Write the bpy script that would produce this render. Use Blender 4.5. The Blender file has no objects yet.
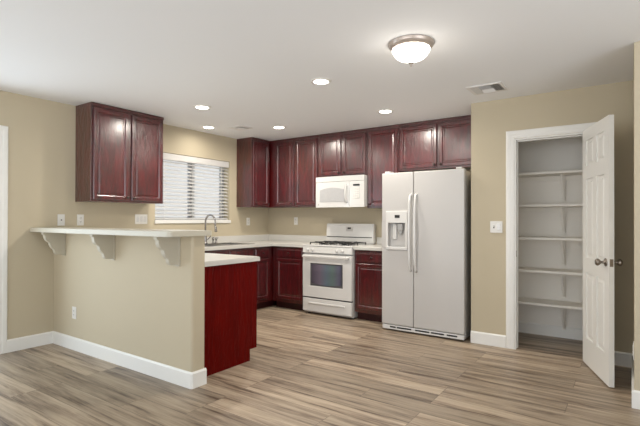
import bpy, bmesh, math, random
from mathutils import Matrix, Vector
random.seed(4)
C = bpy.context.scene.collection
sc = bpy.context.scene
PI = math.pi

# ------------------------------------------------------------------ camera
yaw, pitch, roll, fpx = 0.60808, 0.004987, 0.00209, 446.36
c_, s_ = math.cos(yaw), math.sin(yaw)
F = Vector((-s_, c_, 0)); R = Vector((c_, s_, 0)); U = Vector((0, 0, 1))
F2 = F*math.cos(pitch) + U*math.sin(pitch); U2 = U*math.cos(pitch) - F*math.sin(pitch)
R3 = R*math.cos(roll) + U2*math.sin(roll); U3 = U2*math.cos(roll) - R*math.sin(roll)
cam_d = bpy.data.cameras.new('camera'); cam = bpy.data.objects.new('camera', cam_d); C.objects.link(cam)
m = Matrix((R3, U3, -F2)).transposed().to_4x4(); m.translation = Vector((4.781, -5.4178, 1.247))
cam.matrix_world = m
cam_d.sensor_width = 36; cam_d.lens = fpx/640*36; cam_d.shift_y = 4.4/640; cam_d.clip_start = .02
sc.camera = cam

# ------------------------------------------------------------------ world, daylight, exposure
sc.view_settings.view_transform = 'Standard'; sc.view_settings.look = 'None'
sc.view_settings.gamma = 1; sc.view_settings.use_curve_mapping = False
sc.view_settings.exposure = -0.09
sc.cycles.max_bounces = 10; sc.cycles.diffuse_bounces = 6; sc.cycles.glossy_bounces = 4
sc.cycles.use_denoising = True; sc.cycles.sample_clamp_indirect = 6
w = bpy.data.worlds.new('world'); sc.world = w; w.use_nodes = True
bg = w.node_tree.nodes['Background']; bg.inputs[0].default_value = (0.90, 0.95, 1.0, 1); bg.inputs[1].default_value = 1.0
_n = w.node_tree.nodes; _l = w.node_tree.links                     # lower half brightened to light the ceiling, pale sky above
_tc = _n.new('ShaderNodeTexCoord'); _sx = _n.new('ShaderNodeSeparateXYZ'); _l.new(_tc.outputs['Generated'], _sx.inputs[0])
_cr = _n.new('ShaderNodeValToRGB'); _l.new(_sx.outputs[2], _cr.inputs[0])
_mr = _n.new('ShaderNodeMapRange'); _mr.inputs['From Min'].default_value = -1; _l.new(_sx.outputs[2], _mr.inputs['Value']); _l.new(_mr.outputs[0], _cr.inputs[0])
_cr.color_ramp.elements[0].position = .46; _cr.color_ramp.elements[0].color = (2.3, 2.35, 2.45, 1)
_cr.color_ramp.elements[1].position = .505; _cr.color_ramp.elements[1].color = (.98, 1.05, 1.15, 1)
_l.new(_cr.outputs[0], bg.inputs[0])

def area(name, loc, direction, sx, sy, watt, col, shape='RECTANGLE'):
    l = bpy.data.lights.new(name, 'AREA'); l.shape = shape; l.size = sx
    if shape == 'RECTANGLE': l.size_y = sy
    l.energy = watt; l.color = col
    o = bpy.data.objects.new(name, l); C.objects.link(o); o.location = loc
    o.rotation_euler = Vector(direction).to_track_quat('-Z', 'Y').to_euler()
    return o
# daylight entering by the glazed opening of the left wall and by the windows of the room behind
area('daylight_left_opening', (-0.55, -4.75, 1.15), (1, 0.0, 0.0), 1.9, 2.1, 38, (0.74, 0.89, 1.0))
area('daylight_rear_window', (3.6, -8.6, 1.35), (0, 1, 0.35), 4.2, 2.1, 75, (.96, 0.985, 1.0))

area('added_right_fill', (7.3, -4.6, 1.2), (-1, 0, 0.9), 3.6, 2.1, 44, (.96, .985, 1.0))  # added fill light, lifts the ceiling on the right side

# ------------------------------------------------------------------ materials
def new_mat(name):
    mt = bpy.data.materials.new(name); mt.use_nodes = True
    nt = mt.node_tree; return mt, nt, nt.nodes['Principled BSDF']
def plain(name, col, rough=.5, metal=0, coat=0, noise=0.0, scale=40, bump=0.0, bscale=200):
    mt, nt, b = new_mat(name)
    b.inputs['Base Color'].default_value = (*col, 1); b.inputs['Roughness'].default_value = rough
    b.inputs['Metallic'].default_value = metal; b.inputs['Coat Weight'].default_value = coat
    tc = nt.nodes.new('ShaderNodeTexCoord')
    if noise:
        n = nt.nodes.new('ShaderNodeTexNoise'); n.inputs['Scale'].default_value = scale; n.inputs['Detail'].default_value = 4
        nt.links.new(tc.outputs['Object'], n.inputs['Vector'])
        r = nt.nodes.new('ShaderNodeMapRange'); r.inputs['To Min'].default_value = 1-noise; r.inputs['To Max'].default_value = 1+noise
        nt.links.new(n.outputs['Fac'], r.inputs['Value'])
        mx = nt.nodes.new('ShaderNodeVectorMath'); mx.operation = 'SCALE'; mx.inputs[0].default_value = col
        nt.links.new(r.outputs[0], mx.inputs['Scale']); nt.links.new(mx.outputs[0], b.inputs['Base Color'])
    if bump:
        n = nt.nodes.new('ShaderNodeTexNoise'); n.inputs['Scale'].default_value = bscale; n.inputs['Detail'].default_value = 2
        nt.links.new(tc.outputs['Object'], n.inputs['Vector'])
        bp = nt.nodes.new('ShaderNodeBump'); bp.inputs['Strength'].default_value = bump; bp.inputs['Distance'].default_value = .002
        nt.links.new(n.outputs['Fac'], bp.inputs['Height']); nt.links.new(bp.outputs[0], b.inputs['Normal'])
    return mt
def emit(name, col, strength):
    mt, nt, b = new_mat(name)
    b.inputs['Base Color'].default_value = (*col, 1); b.inputs['Emission Color'].default_value = (*col, 1)
    b.inputs['Emission Strength'].default_value = strength; return mt

def wood_floor():
    mt, nt, b = new_mat('plank_floor'); N = nt.nodes.new; L = nt.links.new
    tc = N('ShaderNodeTexCoord')
    br = N('ShaderNodeTexBrick'); br.offset = .37; br.offset_frequency = 3; br.squash = 1
    br.inputs['Color1'].default_value = (0, 0, 0, 1); br.inputs['Color2'].default_value = (1, 1, 1, 1); br.inputs['Mortar'].default_value = (.5, .5, .5, 1)
    br.inputs['Scale'].default_value = 1; br.inputs['Mortar Size'].default_value = .0014; br.inputs['Mortar Smooth'].default_value = .3
    br.inputs['Brick Width'].default_value = 1.22; br.inputs['Row Height'].default_value = .178; br.inputs['Bias'].default_value = 0
    L(tc.outputs['Object'], br.inputs['Vector'])
    mp = N('ShaderNodeMapping'); mp.inputs['Scale'].default_value = (1.25, 20, 1); L(tc.outputs['Object'], mp.inputs['Vector'])
    wv = N('ShaderNodeMath'); wv.operation = 'MULTIPLY'; wv.inputs[1].default_value = 37; L(br.outputs['Color'], wv.inputs[0])
    n1 = N('ShaderNodeTexNoise'); n1.noise_dimensions = '4D'; n1.inputs['Scale'].default_value = 1.0; n1.inputs['Detail'].default_value = 7
    n1.inputs['Roughness'].default_value = .66; n1.inputs['Distortion'].default_value = .4
    L(mp.outputs[0], n1.inputs['Vector']); L(wv.outputs[0], n1.inputs['W'])
    mp2 = N('ShaderNodeMapping'); mp2.inputs['Scale'].default_value = (3.0, 75, 1); L(tc.outputs['Object'], mp2.inputs['Vector'])
    n2 = N('ShaderNodeTexNoise'); n2.noise_dimensions = '4D'; n2.inputs['Scale'].default_value = 1; n2.inputs['Detail'].default_value = 3
    L(mp2.outputs[0], n2.inputs['Vector']); L(wv.outputs[0], n2.inputs['W'])
    cr = N('ShaderNodeValToRGB'); e = cr.color_ramp.elements
    e[0].position = .35; e[0].color = (.09, .057, .036, 1); e[1].position = .70; e[1].color = (.44, .355, .26, 1)
    x = e.new(.45); x.color = (.25, .19, .135, 1); x = e.new(.55); x.color = (.36, .285, .205, 1)
    L(n1.outputs['Fac'], cr.inputs[0])
    # plank-to-plank tone
    r1 = N('ShaderNodeMapRange'); r1.inputs['To Min'].default_value = .80; r1.inputs['To Max'].default_value = 1.26; L(br.outputs['Color'], r1.inputs['Value'])
    r2 = N('ShaderNodeMapRange'); r2.inputs['From Min'].default_value = .3; r2.inputs['From Max'].default_value = .7
    r2.inputs['To Min'].default_value = .86; r2.inputs['To Max'].default_value = 1.12; L(n2.outputs['Fac'], r2.inputs['Value'])
    mu = N('ShaderNodeMath'); mu.operation = 'MULTIPLY'; L(r1.outputs[0], mu.inputs[0]); L(r2.outputs[0], mu.inputs[1])
    sv = N('ShaderNodeVectorMath'); sv.operation = 'SCALE'; L(cr.outputs[0], sv.inputs[0]); L(mu.outputs[0], sv.inputs['Scale'])
    mo = N('ShaderNodeMix'); mo.data_type = 'RGBA'; L(br.outputs['Fac'], mo.inputs['Factor'])
    L(sv.outputs[0], mo.inputs['A']); mo.inputs['B'].default_value = (.09, .065, .05, 1)
    L(mo.outputs['Result'], b.inputs['Base Color'])
    b.inputs['Roughness'].default_value = .42
    bp = N('ShaderNodeBump'); bp.inputs['Strength'].default_value = .12; bp.inputs['Distance'].default_value = .002
    L(n2.outputs['Fac'], bp.inputs['Height']); L(bp.outputs[0], b.inputs['Normal'])
    return mt
def cherry(name, base, dark, rough=.3, coat=1.0):
    mt, nt, b = new_mat(name); N = nt.nodes.new; L = nt.links.new
    tc = N('ShaderNodeTexCoord')
    mp = N('ShaderNodeMapping'); mp.inputs['Scale'].default_value = (9, 9, 1.6); L(tc.outputs['Object'], mp.inputs['Vector'])
    n = N('ShaderNodeTexNoise'); n.inputs['Scale'].default_value = 1.6; n.inputs['Detail'].default_value = 6; n.inputs['Distortion'].default_value = 1.6
    L(mp.outputs[0], n.inputs['Vector'])
    cr = N('ShaderNodeValToRGB'); cr.color_ramp.elements[0].position = .3; cr.color_ramp.elements[0].color = (*dark, 1)
    cr.color_ramp.elements[1].position = .72; cr.color_ramp.elements[1].color = (*base, 1)
    L(n.outputs['Fac'], cr.inputs[0]); L(cr.outputs[0], b.inputs['Base Color'])
    mp2 = N('ShaderNodeMapping'); mp2.inputs['Scale'].default_value = (26, 26, 3.2); L(tc.outputs['Object'], mp2.inputs['Vector'])
    n2 = N('ShaderNodeTexNoise'); n2.inputs['Scale'].default_value = 1.5; n2.inputs['Detail'].default_value = 3; n2.inputs['Distortion'].default_value = 1.2
    L(mp2.outputs[0], n2.inputs['Vector'])
    mp3 = N('ShaderNodeMapping'); mp3.inputs['Scale'].default_value = (7, 7, 2.6); L(tc.outputs['Object'], mp3.inputs['Vector'])
    n3 = N('ShaderNodeTexNoise'); n3.inputs['Scale'].default_value = 1.4; n3.inputs['Detail'].default_value = 5; n3.inputs['Distortion'].default_value = 3.0
    L(mp3.outputs[0], n3.inputs['Vector'])
    b0 = N('ShaderNodeBump'); b0.inputs['Strength'].default_value = .55; b0.inputs['Distance'].default_value = .012; L(n3.outputs['Fac'], b0.inputs['Height'])
    bp = N('ShaderNodeBump'); bp.inputs['Strength'].default_value = .7; bp.inputs['Distance'].default_value = .006
    L(n2.outputs['Fac'], bp.inputs['Height']); L(b0.outputs[0], bp.inputs['Normal']); L(bp.outputs[0], b.inputs['Normal'])
    b.inputs['Roughness'].default_value = rough; b.inputs['Coat Weight'].default_value = coat; b.inputs['Coat IOR'].default_value = 1.68; b.inputs['Coat Roughness'].default_value = .24
    return mt

M = {}
M['wall'] = plain('beige_wall_paint', (.515, .45, .325), .75, noise=.02, scale=3, bump=.25, bscale=90)
M['stucco'] = plain('outside_stucco', (.62, .60, .58), .9, noise=.05, scale=8, bump=.4, bscale=60)
M['ceiling'] = plain('ceiling_paint', (.83, .845, .86), .85, bump=.3, bscale=70)
M['trim'] = plain('white_trim_paint', (.80, .795, .76), .35)
M['pantry'] = plain('pantry_paint', (.86, .83, .77), .7)
M['floor'] = wood_floor()
M['cherry'] = cherry('cherry_wood', (.11, .001, .004), (.032, .0005, .0012))
M['cherry_body'] = cherry('cherry_frame_wood', (.085, .0015, .002), (.035, .0007, .001), .32)
M['cherry_end'] = cherry('cherry_veneer_panel', (.13, .002, .001), (.08, .001, .0007), .3, 0)
M['cherry_end'].node_tree.nodes['Principled BSDF'].inputs['Specular IOR Level'].default_value = .08
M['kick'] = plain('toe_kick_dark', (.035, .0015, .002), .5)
M['counter'] = plain('laminate_counter', (.60, .59, .555), .28, noise=.06, scale=160)
M['corbel'] = plain('corbel_paint', (.50, .465, .375), .5)
M['bar'] = plain('bar_top_laminate', (.54, .51, .42), .3, noise=.03, scale=120)
M['white'] = plain('appliance_white', (.525, .51, .49), .3, coat=.2, bump=.10, bscale=350)
M['white_smooth'] = plain('appliance_white_gloss', (.69, .685, .665), .18, coat=.4)
M['grey'] = plain('appliance_grey', (.42, .42, .41), .4)
M['grey_border'] = plain('oven_window_border', (.11, .11, .115), .3)
M['black'] = plain('black_enamel', (.012, .012, .013), .3)
M['dark_gap'] = plain('dark_gap_and_feet', (.05, .05, .05), .6)
M['knob_metal'] = plain('aged_nickel', (.30, .26, .22), .32, 1)
M['dark_knob'] = plain('dark_bronze', (.06, .045, .04), .35, .8)
M['nickel'] = plain('brushed_nickel', (.44, .42, .40), .3, 1)
M['faucet'] = plain('faucet_metal', (.42, .41, .40), .25, 1)
M['fixture'] = plain('warm_fixture_metal', (.50, .43, .38), .35, .6)
M['steel'] = plain('stainless_steel', (.48, .47, .46), .3, 1)
M['plastic'] = plain('plate_plastic', (.74, .73, .69), .35)
M['slot'] = plain('slot_dark', (.06, .055, .05), .6)
M['slat'] = plain('blind_slat', (.66, .65, .63), .45)
M['vinyl'] = plain('window_vinyl', (.36, .37, .38), .4)
M['vent'] = plain('vent_paint', (.74, .73, .71), .5)
M['ventdark'] = plain('vent_shadow', (.10, .10, .10), .8)
M['lens'] = emit('lamp_lens', (1, .96, .9), 14)
M['dome'] = emit('dome_glass', (1, .94, .86), 3.6)
def glassmat(name, col, rough=.02, ior=1.45):
    mt, nt, b = new_mat(name); b.inputs['Base Color'].default_value = (*col, 1); b.inputs['Roughness'].default_value = rough
    b.inputs['Transmission Weight'].default_value = 1; b.inputs['IOR'].default_value = ior; return mt
M['glass'] = glassmat('window_glass', (.95, .97, .97), 0, 1.03)
def oven_glass():
    mt, nt, b = new_mat('oven_glass'); N = nt.nodes.new; L = nt.links.new
    tc = N('ShaderNodeTexCoord'); sp = N('ShaderNodeSeparateXYZ'); L(tc.outputs['Object'], sp.inputs[0])
    cr = N('ShaderNodeValToRGB'); e = cr.color_ramp.elements
    mr = N('ShaderNodeMapRange'); mr.inputs['From Min'].default_value = .12; mr.inputs['From Max'].default_value = .64; L(sp.outputs[0], mr.inputs['Value']); L(mr.outputs[0], cr.inputs[0])
    e[0].color = (.07, .065, .085, 1); e[1].color = (.05, .05, .07, 1)
    for p_, c in ((.3, (.17, .145, .19, 1)), (.5, (.13, .17, .21, 1)), (.68, (.13, .18, .17, 1)), (.85, (.13, .13, .18, 1))):  # rainbow sheen of the coated glass painted into the base colour
        q = e.new(p_); q.color = c
    L(cr.outputs[0], b.inputs['Base Color']); b.inputs['Roughness'].default_value = .12; b.inputs['Coat Weight'].default_value = .5
    return mt
M['oven_glass'] = oven_glass()
def micro_mesh():
    mt, nt, b = new_mat('microwave_screen'); N = nt.nodes.new; L = nt.links.new
    tc = N('ShaderNodeTexCoord'); v = N('ShaderNodeTexVoronoi'); v.inputs['Scale'].default_value = 330; L(tc.outputs['Object'], v.inputs['Vector'])
    cr = N('ShaderNodeValToRGB'); cr.color_ramp.elements[0].color = (.22, .22, .225, 1); cr.color_ramp.elements[1].color = (.50, .50, .50, 1)
    cr.color_ramp.elements[1].position = .5
    L(v.outputs['Distance'], cr.inputs[0]); L(cr.outputs[0], b.inputs['Base Color']); b.inputs['Roughness'].default_value = .15; return mt
M['screen'] = micro_mesh()

# ------------------------------------------------------------------ mesh helpers
def box(bm, x0, x1, y0, y1, z0, z1, bev=0, seg=2, mat=None):
    """axis-aligned box, optional bevel, optional matrix"""
    t = bmesh.new()
    vs = [t.verts.new((x, y, z)) for x in (x0, x1) for y in (y0, y1) for z in (z0, z1)]
    for f in ((0, 1, 3, 2), (4, 6, 7, 5), (0, 4, 5, 1), (2, 3, 7, 6), (0, 2, 6, 4), (1, 5, 7, 3)): t.faces.new([vs[i] for i in f])
    bmesh.ops.recalc_face_normals(t, faces=t.faces)
    if bev: bmesh.ops.bevel(t, geom=list(t.edges), offset=bev, segments=seg, affect='EDGES', profile=.5)
    if mat is not None: bmesh.ops.transform(t, matrix=mat, verts=t.verts)
    merge(bm, t); return bm
def merge(bm, t):
    mp = {}
    for v in t.verts: mp[v] = bm.verts.new(v.co)
    for f in t.faces:
        try:
            nf = bm.faces.new([mp[v] for v in f.verts]); nf.smooth = f.smooth
        except ValueError: pass
    t.free()
def B(*args, **k): return box(bmesh.new(), *args, **k)
def loft(bm, rings, closed=True, cap=True):
    """rings: lists of points with equal count"""
    vr = [[bm.verts.new(p) for p in r] for r in rings]; n = len(rings[0])
    for a, b in zip(vr, vr[1:]):
        for i in range(n if closed else n-1):
            j = (i+1) % n; f = bm.faces.new((a[i], a[j], b[j], b[i])); f.smooth = True
    if cap:
        for r in (vr[0], vr[-1]):
            if len(r) > 2: bm.faces.new(r)
    bmesh.ops.recalc_face_normals(bm, faces=bm.faces)
    return bm
def lathe(bm, prof, cx=0, cy=0, cz=0, n=24, axis='z', flute=0, nf=0):
    rings = []
    for r, h in prof:
        ring = []
        for i in range(n):
            a = 2*PI*i/n; rr = r*(1+flute*math.cos(nf*a)) if flute else r
            if axis == 'z': ring.append((cx+rr*math.cos(a), cy+rr*math.sin(a), cz+h))
            elif axis == 'y': ring.append((cx+rr*math.cos(a), cy+h, cz+rr*math.sin(a)))
            else: ring.append((cx+h, cy+rr*math.cos(a), cz+rr*math.sin(a)))
        rings.append(ring)
    return loft(bm, rings)
def tube(bm, pts, r, n=10, rx=None):
    pts = [Vector(p) for p in pts]; rings = []; prev = None
    for i, p in enumerate(pts):
        d = (pts[min(i+1, len(pts)-1)] - pts[max(i-1, 0)]).normalized()
        if prev is None:
            up = Vector((0, 0, 1)) if abs(d.z) < .9 else Vector((1, 0, 0))
            a = d.cross(up).normalized()
        else: a = (prev - d*prev.dot(d)).normalized()
        b = d.cross(a); prev = a
        rr = r[i] if isinstance(r, (list, tuple)) else r
        rings.append([p + (a*math.cos(2*PI*k/n)*(rx or 1) + b*math.sin(2*PI*k/n))*rr for k in range(n)])
    return loft(bm, rings)
def prism(bm, poly, axis, a, b, bev=0):
    """extrude a 2D polygon along axis ('x': poly=(y,z); 'y': poly=(x,z); 'z': poly=(x,y))"""
    t = bmesh.new()
    def P(p, h): return {'x': (h, p[0], p[1]), 'y': (p[0], h, p[1]), 'z': (p[0], p[1], h)}[axis]
    v0 = [t.verts.new(P(p, a)) for p in poly]; v1 = [t.verts.new(P(p, b)) for p in poly]; n = len(poly)
    for i in range(n): t.faces.new((v0[i], v0[(i+1) % n], v1[(i+1) % n], v1[i]))
    t.faces.new(v0); t.faces.new(v1)
    bmesh.ops.recalc_face_normals(t, faces=t.faces)
    if bev: bmesh.ops.bevel(t, geom=list(t.edges), offset=bev, segments=2, affect='EDGES')
    merge(bm, t); return bm
def obj(name, bm, mat, parent=None, mats=None):
    me = bpy.data.meshes.new(name); bmesh.ops.recalc_face_normals(bm, faces=bm.faces); bm.to_mesh(me); bm.free()
    me.materials.append(M[mat])
    o = bpy.data.objects.new(name, me); C.objects.link(o)
    if parent is not None: o.parent = parent
    return o
def tag(o, label, cat, group=None):
    o['label'] = label; o['category'] = cat
    if group: o['group'] = group
    return o
def thing(name, label, cat, loc=(0, 0, 0), rz=0, group=None):
    o = bpy.data.objects.new(name, None); C.objects.link(o); o.empty_display_size = .1
    o.location = loc; o.rotation_euler = (0, 0, rz); return tag(o, label, cat, group)
def struct(name, bm, mat, parent=None):
    o = obj(name, bm, mat, parent)
    if parent is None: o['kind'] = 'structure'
    return o
def dup(root, loc, rz, label, group=None):
    r = root.copy(); C.objects.link(r); r.location = loc; r.rotation_euler = (0, 0, rz); r['label'] = label
    if group: r['group'] = group
    for ch in list(root.children):
        c = ch.copy(); C.objects.link(c); c.parent = r
        for g in list(ch.children):
            d = g.copy(); C.objects.link(d); d.parent = c
    return r

# ------------------------------------------------------------------ room shell
H = 2.436; YP = -.795; XA = 3.443; XR = 4.80
YH0, YH1, XE = -3.2506, -3.123, 2.1242       # half wall
struct('floor', B(-.2, 7.0, -8.3, .2, -.1, 0), 'floor')
struct('ceiling', B(-.2, 7.0, -8.3, .2, H, H+.1), 'ceiling')
struct('wall_outside', B(-2.7, -2.5, -8.3, 3, -.1, 2.9), 'stucco')
struct('wall_back', B(-.18, 5.2, 0, .15, 0, H), 'wall')
wy0, wy1, wz0, wz1 = -2.085, -.85, 1.215, 2.085
bm = bmesh.new()                                # left wall with kitchen window and glazed opening
box(bm, -.18, 0, wy1, 0, 0, H); box(bm, -.18, 0, wy0, wy1, 0, wz0); box(bm, -.18, 0, wy0, wy1, wz1, H)
box(bm, -.18, 0, -3.735, wy0, 0, H); box(bm, -.18, 0, -5.65, -3.735, 2.035, H); box(bm, -.18, 0, -8.3, -5.65, 0, H)
struct('wall_left', bm, 'wall')
bm = bmesh.new()
prism(bm, [(3.857, YP), (3.857, YP+.115), (XA, YP+.115), (XA, YP)], 'z', 0, H)
box(bm, 4.485, XR+.1, YP, YP+.115, 0, H); box(bm, 3.857, 4.485, YP, YP+.115, 2.035, H)
box(bm, XA, XA+.115, YP+.115, 0, 0, H)
struct('wall_pantry', bm, 'wall')
struct('wall_pantry_interior_back', B(XA+.115, XR, -.05, 0, 0, H), 'pantry')
struct('wall_pantry_interior_left', B(XA+.115, XA+.125, YP+.115, -.05, 0, H), 'pantry')
struct('wall_pantry_interior_right', B(XR-.01, XR+.1, YP+.115, -.05, 0, H), 'pantry')
bm = bmesh.new(); box(bm, XR, 6.9, -1.78, YP, 0, H, .004)
struct('wall_right', bm, 'wall')
bm = bmesh.new(); box(bm, 6.9, 7.0, -2.7, -1.78, 0, H); box(bm, 6.9, 7.0, -6.5, -2.7, 2.3, H); box(bm, 6.9, 7.0, -8.3, -6.5, 0, H)  # wide opening added to let the right fill light in
struct('wall_far_right', bm, 'wall')
# half wall under the bar, rounded bead at its two outer corners
r = .02; pts = [(0.001, YH0)]
for k in range(6): a = -PI/2 + k*PI/10; pts.append((XE-r+r*math.cos(a), YH0+r+r*math.sin(a)))
for k in range(6): a = k*PI/10; pts.append((XE-r+r*math.cos(a), YH1-r+r*math.sin(a)))
pts.append((0.001, YH1)); bm = bmesh.new(); prism(bm, pts, 'z', 0, 1.122)
struct('wall_half', bm, 'wall')

def baseboard(name, pts, side):
    """profile swept along a polyline on the floor; side=+1 offsets to the left of travel"""
    T, HB = .015, .119
    prof = [(0, 0), (T, 0), (T, HB-.012), (T*.45, HB), (0, HB)]
    bm = bmesh.new(); P = [Vector(p) for p in pts]; rings = []
    for i, p in enumerate(P):
        ds = []
        if i > 0: ds.append((P[i]-P[i-1]).normalized())
        if i < len(P)-1: ds.append((P[i+1]-P[i]).normalized())
        ns = [Vector((-d.y, d.x))*side for d in ds]
        nn = sum(ns, Vector((0, 0))).normalized(); k = 1/max(.3, nn.dot(ns[0]))
        rings.append([(p.x+nn.x*q*k, p.y+nn.y*q*k, z) for q, z in prof])
    loft(bm, rings)
    for f in bm.faces: f.smooth = False
    return struct(name, bm, 'trim')
baseboard('baseboard_half_wall', [(0.0145, YH0), (XE-.004, YH0), (XE, YH0+.004), (XE, YH1)], -1)
baseboard('baseboard_left', [(0, -3.668), (0, YH0)], -1)
baseboard('baseboard_pantry_left', [(XA, YP), (3.780, YP)], -1)
baseboard('baseboard_pantry_right', [(4.56, YP), (XR-.001, YP)], -1)
baseboard('baseboard_right', [(XR, YP-.016), (XR, -1.78), (6.8, -1.78)], -1)
baseboard('baseboard_pantry_inside', [(XA+.126, -.05), (XR-.012, -.05)], -1)

def casing(name, a, b, ztop, plane, axis, wd=.075, th=.014):
    """door casing round an opening a..b; plane = wall surface; axis 'x' runs along x (faces -y), 'y' runs along y (faces +x)"""
    bm = bmesh.new()
    prof = [(0, 0), (0, .55*th), (.012, th*.8), (.03, th*.8), (.04, th), (wd-.008, th), (wd, th*.6), (wd, 0)]
    path = [(a, 0, -1, 0), (a, ztop, -1, 1), (b, ztop, 1, 1), (b, 0, 1, 0)]
    rings = []
    for u, z, du, dz in path:
        ring = []
        for o_, t_ in prof:
            uu, zz = u+du*o_, z+dz*o_
            ring.append((uu, plane-t_, zz) if axis == 'x' else (plane+t_, uu, zz))
        rings.append(ring)
    loft(bm, rings)
    for f in bm.faces: f.smooth = False
    return struct(name, bm, 'trim')
casing('trim_1', 3.856, 4.487, 2.037, YP, 'x')
casing('trim_2', -5.65, -3.737, 2.037, 0, 'y')
bm = bmesh.new(); box(bm, 3.8575, 3.8705, YP-.003, YP+.118, 0, 2.02); box(bm, 4.4705, 4.4845, YP-.003, YP+.118, 0, 2.02); box(bm, 3.8575, 4.4845, YP-.003, YP+.118, 2.0205, 2.0345)
box(bm, 3.8705, 3.8765, YP+.045, YP+.08, 0, 2.02); box(bm, 4.4605, 4.4705, YP+.045, YP+.08, 0, 2.02); box(bm, 3.8765, 4.4605, YP+.045, YP+.08, 2.0105, 2.0205)
jamb = struct('trim_3', bm, 'trim')
o = obj('strike_plate', B(3.8703, 3.872, YP+.01, YP+.035, .89, .95), 'knob_metal', jamb)

# ------------------------------------------------------------------ kitchen window, blind
win = thing('window_1', 'x', 'x'); del win['label']; del win['category']; win['kind'] = 'structure'
bm = bmesh.new(); fx0, fx1 = -.165, -.118
box(bm, fx0, fx1, wy0+.001, wy0+.05, wz0+.001, wz1-.001); box(bm, fx0, fx1, wy1-.05, wy1-.001, wz0+.001, wz1-.001)
box(bm, fx0, fx1, wy0+.05, wy1-.05, wz0+.001, wz0+.05); box(bm, fx0, fx1, wy0+.05, wy1-.05, wz1-.05, wz1-.001)
ym = -1.43; box(bm, fx0, fx1, ym-.04, ym+.04, wz0+.05, wz1-.05)
obj('window_frame', bm, 'vinyl', win)
obj('pane', B(-.145, -.141, wy0+.05, ym-.04, wz0+.05, wz1-.05), 'glass', win)
obj('pane', B(-.138, -.134, ym+.04, wy1-.05, wz0+.05, wz1-.05), 'glass', win)
obj('window_sill', B(.0005, .02, wy0-.01, wy1+.01, wz0-.02, wz0+.022, .004), 'trim', win)
bl = thing('window_blind', 'white horizontal slat blind hanging in the kitchen window above the sink', 'blind', (-.05, (wy0+wy1)/2, wz0))
hw = (wy1-wy0)/2-.006; top = wz1-wz0
obj('head_rail', B(-.025, .045, -hw, hw, top-.088, top-.004, .006), 'slat', bl)
bm = bmesh.new(); n = 16; z0 = .045; z1 = top-.115
for i in range(n):
    z = z0 + (z1-z0)*i/(n-1)
    mt = Matrix.Translation((.008, 0, z)) @ Matrix.Rotation(math.radians(27), 4, 'Y')
    box(bm, -.025, .025, -hw, hw, -.0014, .0014, mat=mt)
obj('slats', bm, 'slat', bl)
obj('bottom_rail', B(-.018, .032, -hw, hw, .004, .026, .004), 'trim', bl)
for yy in (-hw+.14, -.03, hw-.14): obj('ladder_tape', B(.033, .0345, yy-.004, yy+.004, .02, top-.08), 'slat', bl)
bm = bmesh.new(); tube(bm, [(.05, -hw+.08, top-.07), (.055, -hw+.08, top-.6)], .004, 8); obj('tilt_wand', bm, 'plastic', bl)

# ------------------------------------------------------------------ cabinets
def panel(bm, x0, x1, z0, z1, yb, t, rail=.048, mat=None):
    """raised-frame door: front toward -y; yb = back plane"""
    f = yb - t
    rings_def = [(0, yb), (0, f+.005), (.005, f), (rail-.012, f), (rail-.006, f+.003), (rail, f+.011), (rail+.010, f+.011), (rail+.022, f+.0065)]
    rings = [[(x0+o, y, z0+o), (x1-o, y, z0+o), (x1-o, y, z1-o), (x0+o, y, z1-o)] for o, y in rings_def]
    t_ = bmesh.new(); loft(t_, rings)
    for fc in t_.faces: fc.smooth = False
    merge(bm, t_); return bm
def slabfront(bm, x0, x1, z0, z1, yb, t):
    f = yb-t
    rd = [(0, yb), (0, f+.007), (.004, f+.004), (.010, f+.004), (.016, f), ]
    t_ = bmesh.new(); loft(t_, [[(x0+o, y, z0+o), (x1-o, y, z0+o), (x1-o, y, z1-o), (x0+o, y, z1-o)] for o, y in rd])
    for fc in t_.faces: fc.smooth = False
    merge(bm, t_); return bm
def knob(parent, x, y, z):
    bm = bmesh.new(); lathe(bm, [(.004, 0), (.006, -.001), (.005, -.010), (.013, -.016), (.015, -.021), (.011, -.026), (.003, -.028)], x, y, z, 14, 'y')
    return obj('knob', bm, 'dark_knob', parent)
def upper(label, loc, rz, w, z0, z1, doors, knobs=None, d=.306, group='cherry wall cabinets', trim=True):
    t = thing('wall_cabinet', label, 'cabinet', (loc[0], loc[1], z0), rz, group); h = z1-z0
    bm = bmesh.new(); box(bm, .0005, w-.0005, -d, -.002, 0, h, .0015, 1)
    obj('cabinet_body', bm, 'cherry_body', t)
    if trim:
        obj('top_moulding', B(.001, w-.001, -d-.014, -d, h-.035, h-.001, .004), 'cherry_body', t)
    for i, (a, b) in enumerate(doors):
        bm = bmesh.new(); panel(bm, a, b, .022, h-.052, -d-.001, .019)
        dd = obj('door', bm, 'cherry', t)
        if knobs: knob(dd, b-.025 if knobs[i] == 'r' else a+.025, -d-.020, .022+.028)
    return t
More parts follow.
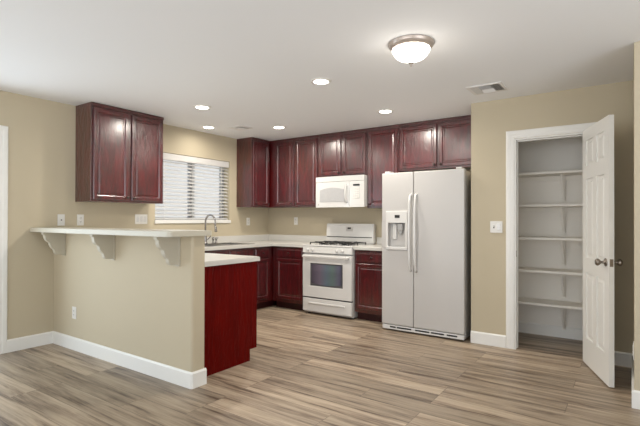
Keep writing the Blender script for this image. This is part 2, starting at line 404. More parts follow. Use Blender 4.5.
def base(label, loc, rz, w, units, d=.60, h=.872, group='cherry base cabinets', kick=.1, kd=.075):
    """units: list of (x0,x1,[fronts]) fronts: ('drawer'|'false'|'door', z0,z1, knobside)"""
    t = thing('base_cabinet', label, 'cabinet', (loc[0], loc[1], 0), rz, group)
    bm = bmesh.new(); box(bm, .0005, w-.0005, -d, -d+.019, kick, h, .0015, 1)          # face frame, sides, floor, back: an open carcass
    box(bm, .0005, .018, -d+.019, -.002, kick, h); box(bm, w-.018, w-.0005, -d+.019, -.002, kick, h)
    box(bm, .018, w-.018, -d+.019, -.002, kick, kick+.018); box(bm, .018, w-.018, -.010, -.002, kick+.018, h)
    obj('cabinet_body', bm, 'cherry_body', t)
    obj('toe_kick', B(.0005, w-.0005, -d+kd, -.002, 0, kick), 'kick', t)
    for x0, x1, fr in units:
        for kind, a, b, ks in fr:
            bm = bmesh.new()
            if kind == 'door': panel(bm, x0, x1, a, b, -d-.001, .019)
            else: slabfront(bm, x0, x1, a, b, -d-.001, .019)
            o = obj('door' if kind == 'door' else ('drawer' if kind == 'drawer' else 'false_front'), bm, 'cherry', t)
            if kind == 'drawer': knob(o, (x0+x1)/2, -d-.020, (a+b)/2)
            if kind == 'door' and ks: knob(o, x1-.028 if ks == 'r' else x0+.028, -d-.020, b-.05)
    return t
ZB = 1.428; ZT = H-.002
# left wall (fronts face +x)
upper('cherry two-door wall cabinet hanging alone above the raised bar at far left', (0, -3.045), PI/2, .852, ZB, ZT, [(.022, .408), (.444, .832)], 'rl')
upper('cherry single-door wall cabinet between the window and the corner', (0, -.712), PI/2, .382, ZB, ZT, [(.018, .355)], 'r')
# back wall (fronts face -y)
upper('cherry two-door wall cabinet filling the corner, left of the microwave', (.001, 0), 0, 1.198, ZB, ZT, [(.42, .758), (.794, 1.176)], 'rl')
upper('short cherry two-door wall cabinet directly above the microwave', (1.20, 0), 0, .771, 1.832, ZT, [(.020, .368), (.403, .751)], 'rl')
upper('tall cherry single-door wall cabinet between microwave and refrigerator', (1.972, 0), 0, .447, ZB-.03, ZT, [(.016, .433)], 'l')
upper('short wide cherry two-door wall cabinet above the refrigerator', (2.420, 0), 0, 1.021, 1.85, ZT, [(.012, .486), (.514, 1.006)], 'rl')
# base run
DR = ('drawer', .725, .845, None)
base('cherry corner base cabinet left of the white range, drawer over door', (.62, 0), 0, .564, [(.075, .535, [DR, ('door', .145, .705, None)])])
base('narrow cherry base cabinet right of the range beside the refrigerator', (1.958, 0), 0, .495, [(.02, .475, [DR, ('door', .145, .705, None)])])
base('narrow cherry base cabinet on the window side, nearest the corner', (0, -.98), PI/2, .978, [(.02, .30, [DR, ('door', .145, .705, None)])])
base('cherry sink base cabinet under the window with plain false fronts', (0, -1.92), PI/2, .938, [(.02, .46, [('false', .725, .845, None), ('door', .145, .705, 'r')]), (.48, .92, [('false', .725, .845, None), ('door', .145, .705, 'l')])])
base('cherry base cabinet on the window side, behind the half wall', (0, -3.12), PI/2, 1.198, [(.70, 1.18, [DR, ('door', .145, .705, 'l')])])
# peninsula (fronts face +y), end panel seen from the room
pen = base('cherry peninsula base cabinet with plain glossy end panel behind the half wall', (2.005, YH1+.004), PI, 1.38, [(.02, .66, [DR, ('door', .145, .705, 'l')]), (.68, 1.30, [DR, ('door', .145, .705, 'r')])], d=.665)
bm = bmesh.new(); prism(bm, [(.0, 0), (-.59, 0), (-.59, .1), (-.676, .1), (-.676, .872), (0, .872)], 'x', -.014, .0)
obj('end_panel', bm, 'cherry_end', pen)

# ------------------------------------------------------------------ countertops
top_ = thing('countertop', 'off-white laminate countertop wrapping window wall, corner and peninsula', 'countertop', (0, 0, .874))
bm = bmesh.new(); CT = .04
sy0, sy1, sx0, sx1 = -1.78, -.94, .13, .53      # sink cut-out
poly = [(.0005, YH1+.0005), (2.034, YH1+.0005), (2.034, -2.418), (.64, -2.418), (.64, -.64), (1.184, -.64), (1.184, -.0005), (.0005, -.0005)]
def slab_with_hole(bm, poly, hole, z0, z1):
    t = bmesh.new()
    vo = [t.verts.new((x, y, z1)) for x, y in poly]; eo = [t.edges.new((vo[i], vo[(i+1) % len(vo)])) for i in range(len(vo))]
    vh = [t.verts.new((x, y, z1)) for x, y in hole]; eh = [t.edges.new((vh[i], vh[(i+1) % len(vh)])) for i in range(len(vh))]
    bmesh.ops.triangle_fill(t, edges=eo+eh, use_beauty=True)
    g = bmesh.ops.extrude_face_region(t, geom=list(t.faces)); bmesh.ops.translate(t, verts=[v for v in g['geom'] if isinstance(v, bmesh.types.BMVert)], vec=(0, 0, z0-z1))
    bmesh.ops.recalc_face_normals(t, faces=t.faces)
    sharp = [e for e in t.edges if len(e.link_faces) == 2 and e.calc_face_angle(0) > 1 and max(v.co.z for v in e.verts) > z1-1e-5 and min(v.co.z for v in e.verts) > z1-1e-5]
    bmesh.ops.bevel(t, geom=sharp, offset=.006, segments=2, affect='EDGES')
    merge(bm, t)
slab_with_hole(bm, poly, [(sx0, sy0), (sx1, sy0), (sx1, sy1), (sx0, sy1)], 0, CT)
obj('slab', bm, 'counter', top_)
bm = bmesh.new(); box(bm, .0005, .018, YH1+.001, -.001, CT, CT+.095, .003); box(bm, .0185, 1.184, -.018, -.0005, CT, CT+.095, .003)
obj('backsplash', bm, 'counter', top_)
t2 = thing('countertop', 'short off-white countertop piece between the range and refrigerator', 'countertop', (1.957, 0, .874))
obj('slab', B(0, .498, -.64, -.0005, 0, CT, .006), 'counter', t2); obj('backsplash', B(0, .498, -.018, -.0005, CT, CT+.095, .003), 'counter', t2)

# raised bar
bm = bmesh.new(); r = .03; x1, y0, y1 = 2.155, -3.475, -3.075
pts = [(.0015, y1), (.0015, y0)]
for k in range(7): a = -PI/2 + k*PI/12; pts.append((x1-r+r*math.cos(a), y0+r+r*math.sin(a)))
for k in range(7): a = k*PI/12; pts.append((x1-r+r*math.cos(a), y1-r+r*math.sin(a)))
prism(bm, pts, 'z', 1.1225, 1.163, .004)
tag(obj('bar_top', bm, 'bar'), 'long off-white raised bar top on the half wall', 'bar top')
def corbel(x, label):
    t = thing('corbel', label, 'corbel', (x, YH0, .905), 0, 'scrolled corbels under the bar top')
    prof = [(-.016, .217), (-.200, .217), (-.203, .206), (-.200, .196), (-.190, .190), (-.187, .180), (-.184, .160), (-.176, .142), (-.162, .128), (-.148, .120),
            (-.142, .112), (-.139, .098), (-.132, .080), (-.120, .064), (-.106, .052), (-.100, .040), (-.096, .022), (-.086, .006), (-.076, 0), (-.016, 0)]
    bm = bmesh.new(); prism(bm, prof, 'x', -.042, 0); obj('scroll_bracket', bm, 'corbel', t)
    obj('back_plate', B(-.048, .006, -.0158, -.0005, -.014, .217, .003), 'corbel', t)
corbel(.235, 'off-white scrolled corbel under the bar, nearest the left wall')
corbel(1.105, 'off-white scrolled corbel under the middle of the bar')
corbel(1.985, 'off-white scrolled corbel under the bar, nearest its open end')

# ------------------------------------------------------------------ sink, faucet
sk = thing('kitchen_sink', 'stainless steel double-bowl sink set in the counter below the window', 'sink', (0, 0, .9145))
bm = bmesh.new()
def rim(bm, X0, X1, Y0, Y1, holes):
    # drop-in flange as strips, then bowls
    z0, z1 = 0, .006
    box(bm, X0, X1, Y0, holes[0][0], z0, z1, .002); box(bm, X0, X1, holes[-1][1], Y1, z0, z1, .002)
    for a, b in zip(holes, holes[1:]): box(bm, X0, X1, a[1], b[0], z0, z1, .002)
    for a, b in holes: box(bm, X0, X0+.07, a, b, z0, z1, .002); box(bm, X1-.035, X1, a, b, z0, z1, .002)
holes = [(-1.745, -1.375), (-1.345, -.975)]
rim(bm, .075, .57, -1.80, -.92, holes); obj('rim', bm, 'steel', sk)
for a, b in holes:
    bm = bmesh.new(); X0, X1 = .147, .525
    rings = [[(X0+o, a+o, z), (X1-o, a+o, z), (X1-o, b-o, z), (X0+o, b-o, z)] for o, z in ((.0, -.001), (.006, -.16), (.03, -.18))]
    vr = [[bm.verts.new(p) for p in rg] for rg in rings]
    for A, Bq in zip(vr, vr[1:]):
        for i in range(4): bm.faces.new((A[i], A[(i+1) % 4], Bq[(i+1) % 4], Bq[i]))
    bm.faces.new(vr[-1])
    o = obj('bowl', bm, 'steel', sk)
    bm = bmesh.new(); lathe(bm, [(.045, 0), (.045, .004), (.03, .002), (.005, .001)], (X0+X1)/2, (a+b)/2, -.18, 20); obj('drain', bm, 'faucet', o)
fz = .9215
fc = thing('gooseneck_faucet', 'dark metal gooseneck faucet rising from the sink rim', 'faucet', (.108, -1.39, fz))
bm = bmesh.new(); lathe(bm, [(.030, 0), (.030, .008), (.022, .016), (.019, .06), (.017, .10), (.013, .11)], n=20); obj('faucet_base', bm, 'faucet', fc)
pts = [(0, 0, .10), (0, 0, .27)]
for k in range(1, 13): a = PI - k*PI/12*1.06; pts.append((.098+.098*math.cos(a), -.004*k/12, .285+.098*math.sin(a)))
p_ = pts[-1]; pts.append((p_[0]+.002, p_[1], p_[2]-.03))
bm = bmesh.new(); tube(bm, pts, .0115, 12); obj('spout', bm, 'faucet', fc)
bm = bmesh.new(); tube(bm, [pts[-1], (pts[-1][0]+.004, 0, pts[-1][2]-.02), (pts[-1][0]+.010, 0, pts[-1][2]-.075)], [.013, .016, .019], 14); obj('spray_head', bm, 'faucet', fc)
bm = bmesh.new(); tube(bm, [(0, .017, .055), (0, .045, .06), (.01, .085, .10)], [.009, .008, .006], 10); obj('lever_handle', bm, 'faucet', fc)
for yy, lab in ((-1.255, 'small metal side sprayer on the sink rim, next to the faucet'), (-1.20, 'metal soap dispenser on the sink rim, farther right of the faucet')):
    bm = bmesh.new(); lathe(bm, [(.020, 0), (.020, .006), (.012, .012), (.012, .045), (.016, .055), (.015, .075), (.006, .082)], .108, yy, fz, 14)
    if 'soap' in lab: tube(bm, [(.108, yy, fz+.07), (.15, yy, fz+.074)], .005, 8)
    tag(obj('side_sprayer' if 'sprayer' in lab else 'soap_dispenser', bm, 'faucet'), lab, 'sprayer' if 'sprayer' in lab else 'soap dispenser')

# ------------------------------------------------------------------ gas range
RX0 = 1.188
rg = thing('gas_range', 'white freestanding gas range with black grates between base cabinets', 'range', (RX0, 0, 0)); RW = .762
for x in (.05, RW-.05):
    for y in (-.57, -.08):
        bm = bmesh.new(); lathe(bm, [(.018, 0), (.018, .0215)], x, y, 0, 12); obj('foot', bm, 'dark_gap', rg)
bm = bmesh.new(); box(bm, .001, RW-.001, -.62, -.03, .022, .895, .003)
obj('range_body', bm, 'white', rg)
bm = bmesh.new(); box(bm, 0, RW, -.655, -.10, .896, .918, .006); obj('cooktop', bm, 'white_smooth', rg)
# sloped control strip
bm = bmesh.new(); prism(bm, [(-.621, .812), (-.662, .812), (-.655, .893), (-.621, .893)], 'x', .002, RW-.002, .003); cp_ = obj('control_panel', bm, 'white_smooth', rg)
for x in (.085, .165, .545, .625):
    bm = bmesh.new(); lathe(bm, [(.021, 0), (.021, -.006), (.016, -.010), (.015, -.026), (.010, -.029)], x, -.660, .850, 18, 'y'); box(bm, x-.004, x+.004, -.692, -.685, .836, .866, .001); obj('burner_knob', bm, 'white_smooth', cp_)
# oven door with window
dr = bmesh.new(); DZ0, DZ1 = .232, .792; WX0, WX1, WZ0, WZ1 = .122, .630, .378, .676
box(dr, .004, RW-.004, -.660, -.622, DZ0, WZ0, .004); box(dr, .004, RW-.004, -.660, -.622, WZ1, DZ1, .004)
box(dr, .004, WX0, -.660, -.622, WZ0-.004, WZ1+.004, .0); box(dr, WX1, RW-.004, -.660, -.622, WZ0-.004, WZ1+.004, .0)
od = obj('oven_door', dr, 'white_smooth', rg)
obj('window_border', B(WX0, WX1, -.650, -.628, WZ0, WZ1), 'grey_border', od)
bm = bmesh.new(); WX0 += .022; WX1 -= .022; WZ0 += .016; WZ1 -= .014; n = 10; lo = [(WX0+(WX1-WX0)*i/n, WZ0+.024-.024*math.sin(PI*i/n)) for i in range(n+1)]
prism(bm, lo+[(WX1, WZ1), (WX0, WZ1)], 'y', -.655, -.6505); obj('oven_window', bm, 'oven_glass', od)
bm = bmesh.new(); box(bm, .03, RW-.03, -.715, -.692, .752, .782, .009, 3); box(bm, .035, .065, -.700, -.659, .755, .779, .004); box(bm, RW-.065, RW-.035, -.700, -.659, .755, .779, .004)
obj('oven_handle', bm, 'white_smooth', od)
bm = bmesh.new(); box(bm, .004, RW-.004, -.660, -.622, .045, .215, .006)
box(bm, .10, RW-.10, -.672, -.655, .142, .165, .006, 2)
obj('storage_drawer', bm, 'white_smooth', rg)
obj('door_gap', B(.006, RW-.006, -.640, -.6205, .2155, .2315), 'dark_gap', rg)  # solid dark strip stands for the shade in the gap
bm = bmesh.new(); prism(bm, [(-.095, .919), (-.100, .985), (-.085, 1.175), (-.070, 1.192), (-.03, 1.192), (-.03, .919)], 'x', 0, RW, .006); bgd = obj('backguard', bm, 'white_smooth', rg)
obj('guard_groove', B(.02, RW-.02, -.103, -.0965, 1.000, 1.010), 'black', bgd)
obj('display_surround', B(.33, .44, -.0965, -.086, 1.085, 1.150, .002), 'white', bgd)
obj('clock_display', B(.358, .412, -.0990, -.0964, 1.118, 1.140), 'black', bgd)
def grate(x0):
    bm = bmesh.new(); a, b, c, d = x0, x0+.27, -.60, -.16; z = .948; s = .006
    for y in (c, (c+d)/2, d): box(bm, a, b, y-s, y+s, z-.008, z, .002)
    for x in (a, b): box(bm, x-s, x+s, c, d, z-.008, z, .002)
    for yc in (c*.75+d*.25, c*.25+d*.75):
        for k in range(4):
            an = k*PI/2
            mt = Matrix.Translation(((a+b)/2, yc, z+.001)) @ Matrix.Rotation(an, 4, 'Z')
            box(bm, .03, (.135 if k % 2 == 0 else .11), -s, s, -.008, .004, .002, mat=mt)
    for x in (a, b):
        for y in (c, (c+d)/2, d): box(bm, x-s, x+s, y-s, y+s, .919, z-.006)
    g = obj('grate', bm, 'black', rg)
    for yc in (c*.75+d*.25, c*.25+d*.75):
        bm = bmesh.new(); lathe(bm, [(.050, 0), (.045, .008), (.036, .010), (.034, .018), (.01, .020)], (a+b)/2, yc, .918, 20); obj('burner', bm, 'black', g)
grate(.085); grate(.41)

# ------------------------------------------------------------------ microwave
mw = thing('microwave', 'white over-the-range microwave mounted below the short wall cabinet', 'microwave', (1.205, 0, 1.412)); MW, MH = .762, .415
obj('microwave_body', B(0, MW, -.352, -.003, .008, MH, .004), 'white_smooth', mw)
def arcfront(bm, x0, x1, z0, z1, yb, base_t, bulge, n=12):
    pts = [(x0, yb)]+[(x0+(x1-x0)*i/n, yb-base_t-bulge*math.sin(PI*(x0+(x1-x0)*i/n)/MW)) for i in range(n+1)]+[(x1, yb)]
    prism(bm, pts, 'z', z0, z1, .0015)
bm = bmesh.new(); arcfront(bm, 0, MW, MH-.07, MH, -.353, .030, .022); vt = obj('vent_grille', bm, 'white_smooth', mw)
bm = bmesh.new()
for i in range(3): arcfront(bm, .02, MW-.02, MH-.057+i*.018, MH-.053+i*.018, -.353, .0305, .022)
obj('vent_slots', bm, 'grey', vt)
bm = bmesh.new(); arcfront(bm, .001, .548, 0, MH-.074, -.353, .030, .022); md = obj('microwave_door', bm, 'white_smooth', mw)
# window with arched top
bm = bmesh.new(); n = 12; a, b = .075, .478
top = [(a+(b-a)*i/n, .235+.030*math.sin(PI*i/n)) for i in range(n+1)]
t_ = bmesh.new(); rings = []
for yy in (.0005, .0055):
    rings.append([(x, -.353-.030-.022*math.sin(PI*x/MW)-yy+.0005, z) for x, z in ([(a+(b-a)*i/n, .075) for i in range(n+1)] + top[::-1])])
loft(t_, rings)
for f in t_.faces: f.smooth = False
bmesh.ops.triangulate(t_, faces=[f for f in t_.faces if len(f.verts) > 4]); merge(bm, t_)
obj('door_window', bm, 'screen', md)
bm = bmesh.new(); tube(bm, [(.515, -.385, .05), (.507, -.42, .075), (.500, -.432, .17), (.507, -.42, .275), (.515, -.385, .300)], [.012, .013, .013, .013, .012], 10); obj('door_handle', bm, 'white_smooth', md)
bm = bmesh.new(); lathe(bm, [(.010, 0), (.010, -.003), (.008, -.004)], .05, -.386, .040, 16, 'y'); obj('badge', bm, 'grey', md)
bm = bmesh.new(); arcfront(bm, .551, MW, 0, MH-.074, -.353, .030, .022); kp = obj('control_panel', bm, 'white_smooth', mw)
yk = -.353-.030-.022*math.sin(PI*.66/MW)
obj('display', B(.605, .70, yk-.006, yk+.008, .277, .300), 'black', kp)
bm = bmesh.new()
for i in range(5):
    for j in range(3): box(bm, .612+j*.030, .634+j*.030, yk-.006, yk+.008, .115+i*.030, .135+i*.030, .002)
obj('keypad', bm, 'plastic', kp)

# ------------------------------------------------------------------ refrigerator
fr = thing('refrigerator', 'white side-by-side refrigerator with ice and water dispenser', 'refrigerator', (2.458, -.848, 0)); FW = .932; FH = 1.772; sp = .382
obj('cabinet_body', B(.006, FW-.006, .078, .80, .02, FH-.012, .006), 'white', fr)
def fdoor(x0, x1, name, hole=None):
    bm = bmesh.new()
    if hole:
        hx0, hx1, hz0, hz1 = hole
        # slab pieces round the dispenser recess, one outer rounded silhouette
        box(bm, x0, x1, 0, .072, .075, hz0, .008); box(bm, x0, x1, 0, .072, hz1, FH, .008)
        box(bm, x0, hx0, .0, .072, hz0-.012, hz1+.012, 0); box(bm, hx1, x1, .0, .072, hz0-.012, hz1+.012, 0)
        box(bm, hx0-.001, hx1+.001, .058, .072, hz0-.01, hz1+.01)
    else: box(bm, x0, x1, 0, .072, .075, FH, .010, 3)
    return obj(name, bm, 'white', fr)
fz_ = fdoor(0, sp-.003, 'freezer_door', (.078, .290, .945, 1.215)); rf_ = fdoor(sp+.003, FW, 'refrigerator_door')
# dispenser
bm = bmesh.new()
box(bm, .055, .312, -.012, .002, 1.212, 1.345, .005); box(bm, .055, .080, -.012, .002, .930, 1.214, .003); box(bm, .288, .312, -.012, .002, .930, 1.214, .003); box(bm, .055, .312, -.016, .050, .915, .948, .004)
dp = obj('dispenser_surround', bm, 'white_smooth', fz_)
obj('dispenser_display', B(.165, .225, -.0145, -.011, 1.268, 1.300), 'black', dp)
obj('dispenser_recess', B(.082, .286, .052, .0575, .95, 1.212), 'white', dp)
bm = bmesh.new(); box(bm, .185, .245, .010, .045, 1.125, 1.205, .006); box(bm, .195, .235, .018, .040, 1.09, 1.13, .004); obj('water_nozzle', bm, 'grey', dp)
bm = bmesh.new(); box(bm, .12, .165, .03, .045, 1.03, 1.20, .004); obj('ice_paddle', bm, 'white_smooth', dp)
for x, nm, pa in ((sp-.030, 'freezer_handle', fz_), (sp+.034, 'refrigerator_handle', rf_)):
    bm = bmesh.new(); z0, z1 = .685, 1.525; pts = [(x, .004, z0), (x, -.028, z0+.02), (x, -.046, z0+.09)]
    for k in range(1, 8): pts.append((x, -.046-.012*math.sin(PI*k/8), z0+.09+(z1-z0-.18)*k/8))
    pts += [(x, -.046, z1-.09), (x, -.028, z1-.02), (x, .004, z1)]
    tube(bm, pts, .0125, 10, 1.0); obj('handle', bm, 'white_smooth', pa)
bm = bmesh.new(); box(bm, .004, FW-.004, .006, .07, .018, .068, .008); gr = obj('toe_grille', bm, 'white_smooth', fr)
for a, b in ((.10, .17), (.185, .355), (.40, .56), (.58, .72), (.75, .86)): obj('grille_slot', B(a, b, .003, .0075, .040, .055), 'black', gr)
for x in (.03, FW-.09): obj('hinge_cover', B(x, x+.06, .01, .13, FH+.001, FH+.020, .006), 'white_smooth', fr)
for x in (.06, FW-.06):
    for y in (.12, .7):
        bm = bmesh.new(); lathe(bm, [(.02, 0), (.02, .021)], x, y, 0, 12); obj('foot', bm, 'dark_gap', fr)

# ------------------------------------------------------------------ pantry door and shelves
hx, hy = 4.434, -.872; dx, dy = 4.648-4.434, -1.478+.872; L_ = math.hypot(dx, dy); an = math.atan2(dy, dx)
pd = thing('door_1', 'x', 'x', (hx, hy, 0), an); del pd['label']; del pd['category']; pd['kind'] = 'structure'
# local: x hinge->free edge, +y = side away from the pantry-facing face ; seen face at y=0 looking -y
T = .035
bm = bmesh.new(); zs = [.012, .24, .80, .93, 1.60, 1.71, 1.93, 2.03]
st = .095; mid = .085; W = L_
xs = [0, st, (W-mid)/2, (W+mid)/2, W-st, W]
def door_grid(bm):
    box(bm, 0, W, .011, T-.011, zs[0], zs[-1])
    for (ya, yb) in ((0, .0112), (T-.0112, T)):
        box(bm, xs[0], xs[1], ya, yb, zs[0], zs[-1]); box(bm, xs[4], xs[5], ya, yb, zs[0], zs[-1]); box(bm, xs[2], xs[3], ya, yb, zs[0], zs[-1])
        for za, zb in ((zs[0], zs[1]), (zs[2], zs[3]), (zs[4], zs[5]), (zs[6], zs[7])):
            box(bm, xs[1], xs[2], ya, yb, za, zb); box(bm, xs[3], xs[4], ya, yb, za, zb)
door_grid(bm); dl = obj('door_leaf', bm, 'trim', pd)
for za, zb in ((zs[1], zs[2]), (zs[3], zs[4]), (zs[5], zs[6])):
    for xa, xb in ((xs[1], xs[2]), (xs[3], xs[4])):
        bm = bmesh.new()
        for sgn in (0, 1):
            rd = [(.010, .0112), (.022, .0112), (.038, .002)]
            rings = []
            for o, y in rd:
                yy = y if sgn == 0 else T-y
                rings.append([(xa+o, yy, za+o), (xb-o, yy, za+o), (xb-o, yy, zb-o), (xa+o, yy, zb-o)])
            t_ = bmesh.new(); loft(t_, rings)
            for f in t_.faces: f.smooth = False
            merge(bm, t_)
        obj('raised_panel', bm, 'trim', dl)
KZ = .93; KX = W-.062
for s, y in ((-1, 0), (1, T)):
    bm = bmesh.new(); lathe(bm, [(.031, 0), (.031, s*.005), (.026, s*.009), (.012, s*.012), (.010, s*.034), (.020, s*.042), (.027, s*.052), (.027, s*.062), (.018, s*.071), (.004, s*.073)], KX, y, KZ, 22, 'y')
    obj('door_handle', bm, 'knob_metal', pd)
obj('latch_plate', B(W-.001, W+.0012, .006, T-.006, KZ-.028, KZ+.028), 'knob_metal', pd)
for z in (.2, 1.02, 1.83):
    bm = bmesh.new(); lathe(bm, [(.007, 0), (.007, .09)], -.004, T+.005, z, 10); obj('hinge', bm, 'knob_metal', pd)

SX0, SX1 = XA+.127, XR-.012
names = ['lowest', 'second lowest', 'middle', 'second highest', 'highest']
for i, z in enumerate((.391, .729, 1.068, 1.411, 1.745)):
    t = thing('pantry_shelf', 'white wooden pantry shelf on a diagonal bracket, %s of the five shelves' % names[i], 'shelf', (0, 0, z), 0, 'pantry shelves')
    obj('shelf_board', B(SX0, SX1, -.352, -.0515, -.026, 0, .002), 'pantry', t)
    obj('wall_cleat', B(SX0, SX1, -.070, -.051, -.080, -.027, .001), 'pantry', t)
    bm = bmesh.new()
    box(bm, 4.185, 4.215, -.0885, -.0705, -.30, -.027, .001)
    prism(bm, [(-.090, -.285), (-.090, -.255), (-.240, -.027), (-.270, -.027)], 'x', 4.191, 4.209)
    obj('diagonal_bracket', bm, 'pantry', t)

# ------------------------------------------------------------------ outlets and switches
def plate(label, cat, name, pos, facing, kind, gangs=1):
    rz = {'x+': PI/2, 'y-': 0, 'x-': -PI/2}[facing]
    t = thing(name, label, cat, pos, rz, 'white wall plates'); w = .070+.046*(gangs-1); h = .115
    obj('cover_plate', B(-w/2, w/2, -.0065, -.0005, -h/2, h/2, .002), 'plastic', t)
    for g in range(gangs):
        cx = (g-(gangs-1)/2)*.046
        k = kind if isinstance(kind, str) else kind[g]
        if k == 'duplex':
            for zz in (-.020, .020):
                bm = bmesh.new(); lathe(bm, [(.017, 0), (.0165, -.0022), (.015, -.0028)], cx, -.0065, zz, 18, 'y'); s = obj('socket', bm, 'plastic', t)
                bm = bmesh.new()
                for xx in (-.006, .006): box(bm, cx+xx-.0013, cx+xx+.0013, -.0100, -.0088, zz-.002, zz+.008)
                box(bm, cx-.002, cx+.002, -.0100, -.0088, zz-.011, zz-.007); obj('slots', bm, 'slot', s)
        elif k == 'rocker': obj('rocker', B(cx-.0165, cx+.0165, -.011, -.0064, -.033, .033, .002), 'white_smooth', t)
        elif k == 'toggle':
            s = obj('switch_slot', B(cx-.006, cx+.006, -.0075, -.0063, -.013, .013), 'slot', t)
            obj('toggle', B(cx-.004, cx+.004, -.020, -.0070, .000, .011, .001), 'white_smooth', t)
        elif k == 'jack':
            bm = bmesh.new(); lathe(bm, [(.006, 0), (.006, -.008), (.002, -.009)], cx, -.0065, 0, 12, 'y'); obj('jack', bm, 'slot', t)
plate('white cable jack plate on the left wall, first above the bar', 'wall plate', 'cable_outlet', (0, -3.185, 1.238), 'x+', 'jack')
plate('white duplex outlet on the left wall above the bar, below the lone cabinet', 'outlet', 'wall_outlet', (0, -2.99, 1.238), 'x+', 'duplex')
plate('wide white triple switch plate left of the kitchen window', 'switch', 'light_switch', (0, -2.275, 1.248), 'x+', ['rocker']*3, 3)
plate('white outlet between the window and the kitchen corner', 'outlet', 'wall_outlet', (0, -.467, 1.215), 'x+', 'duplex')
plate('white outlet on the back wall left of the range', 'outlet', 'wall_outlet', (.561, 0, 1.225), 'y-', 'duplex')
plate('white outlet low on the half wall above the baseboard', 'outlet', 'wall_outlet', (.416, YH0, .352), 'y-', 'duplex')
plate('white double switch plate beside the pantry door frame', 'switch', 'light_switch', (3.690, YP, 1.178), 'y-', ['toggle', 'rocker'], 2)
plate('white outlet low on the right wall, seen edge-on', 'outlet', 'wall_outlet', (XR, -1.70, .36), 'x-', 'duplex')

# ------------------------------------------------------------------ ceiling lights and vents
def can_light(x, y, label, watt=16):
    t = thing('recessed_light', label, 'recessed light', (x, y, H-.0005), 0, 'recessed ceiling lights')
    bm = bmesh.new(); prof = [(.066, -.002), (.066, -.009), (.084, -.006), (.092, -.001), (.092, 0), (.066, 0)]
    n = 32; vr = [[bm.verts.new((r_*math.cos(2*PI*i/n), r_*math.sin(2*PI*i/n), h_)) for i in range(n)] for r_, h_ in prof]
    for A, Bq in zip(vr, vr[1:]+[vr[0]]):
        for i in range(n): f = bm.faces.new((A[i], A[(i+1) % n], Bq[(i+1) % n], Bq[i])); f.smooth = True
    obj('trim_ring', bm, 'trim', t)
    bm = bmesh.new(); lathe(bm, [(.065, -.001), (.064, -.006), (.040, -.012), (.004, -.014)], n=28); obj('lens', bm, 'lens', t)
    l = bpy.data.lights.new('recessed_lamp', 'AREA'); l.shape = 'DISK'; l.size = .12; l.energy = watt; l.color = (1, .93, .83); l.spread = math.radians(170)
    o = bpy.data.objects.new('recessed_lamp', l); C.objects.link(o); o.parent = t; o.location = (0, 0, -.018)
can_light(1.066, -2.262, 'round recessed ceiling light above the peninsula')
can_light(.325, -1.53, 'round recessed ceiling light above the sink, closest to the window wall', 3)
can_light(1.074, -1.016, 'round recessed ceiling light nearest the kitchen corner cabinets')
can_light(2.602, -2.277, 'round recessed ceiling light nearest the camera, left of the dome light')
can_light(2.582, -1.012, 'round recessed ceiling light in front of the cabinets above the refrigerator')
dm = thing('ceiling_dome_light', 'round flush-mount ceiling light with lit glass bowl and metal rim', 'ceiling light', (3.565, -2.60, H-.0005))
bm = bmesh.new(); lathe(bm, [(.02, 0), (.152, 0), (.154, -.006), (.150, -.009), (.150, -.014), (.146, -.022), (.134, -.034), (.128, -.038), (.10, -.038), (.02, -.034)], n=40); obj('canopy', bm, 'fixture', dm)
bm = bmesh.new(); lathe(bm, [(.126, -.039), (.122, -.056), (.108, -.080), (.084, -.100), (.052, -.113), (.028, -.119), (.018, -.126), (.004, -.128)], n=96, flute=.022, nf=16); obj('glass_bowl', bm, 'dome', dm)
bm = bmesh.new(); lathe(bm, [(.004, -.127), (.017, -.130), (.016, -.134), (.007, -.138), (.008, -.145), (.005, -.152), (.001, -.154)], n=16); obj('finial', bm, 'knob_metal', dm)
l = bpy.data.lights.new('dome_lamp', 'POINT'); l.energy = 2.0; l.shadow_soft_size = .04; l.color = (1, .93, .82)
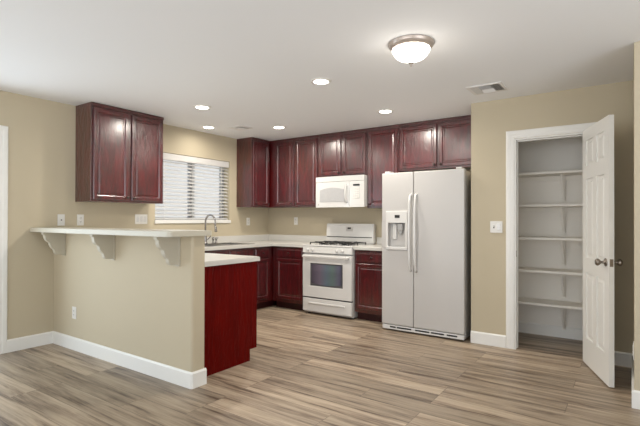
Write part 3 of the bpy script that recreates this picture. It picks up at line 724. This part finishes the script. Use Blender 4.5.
o = bpy.data.objects.new('dome_lamp', l); C.objects.link(o); o.parent = dm; o.location = (0, 0, -.26)

def vent(x, y, label, wx, wy, style):
    t = thing('ceiling_vent', label, 'vent', (x, y, H-.0005), 0, 'ceiling air vents'); fw = .028
    bm = bmesh.new()
    box(bm, -wx/2, wx/2, -wy/2, -wy/2+fw, -.008, 0, .002); box(bm, -wx/2, wx/2, wy/2-fw, wy/2, -.008, 0, .002)
    box(bm, -wx/2, -wx/2+fw, -wy/2+fw, wy/2-fw, -.008, 0, .002); box(bm, wx/2-fw, wx/2, -wy/2+fw, wy/2-fw, -.008, 0, .002)
    obj('frame', bm, 'vent', t)
    obj('duct_shade_sheet', B(-wx/2+fw, wx/2-fw, -wy/2+fw, wy/2-fw, -.0015, -.0002), 'ventdark', t)  # dark sheet stands for the shade up inside the duct
    ix, iy = wx/2-fw, wy/2-fw
    def louvres(x0, x1, y0, y1, along, tilt, n):
        bm = bmesh.new()
        for i in range(n):
            f = (i+.5)/n
            if along == 'x':
                mt = Matrix.Translation(((x0+x1)/2, y0+(y1-y0)*f, -.0075)) @ Matrix.Rotation(math.radians(tilt), 4, 'X'); box(bm, -(x1-x0)/2, (x1-x0)/2, -.0065, .0065, -.0006, .0006, mat=mt)
            else:
                mt = Matrix.Translation((x0+(x1-x0)*f, (y0+y1)/2, -.0075)) @ Matrix.Rotation(math.radians(tilt), 4, 'Y'); box(bm, -.0065, .0065, -(y1-y0)/2, (y1-y0)/2, -.0006, .0006, mat=mt)
        obj('louvre_bank', bm, 'vent', t)
    louvres(-ix, -ix*.45, -iy, iy, 'y', -40, 4); louvres(ix*.45, ix, -iy, iy, 'y', 40, 4)
    louvres(-ix*.42, ix*.42, .01, iy, 'x', -40, 6); louvres(-ix*.42, ix*.42, -iy, -.01, 'x', 40, 6)
vent(3.72, -1.255, 'white rectangular ceiling vent in front of the pantry wall', .305, .28, 0)
vent(.635, -1.265, 'small ceiling vent between the window and the corner cabinets', .25, .20, 0)
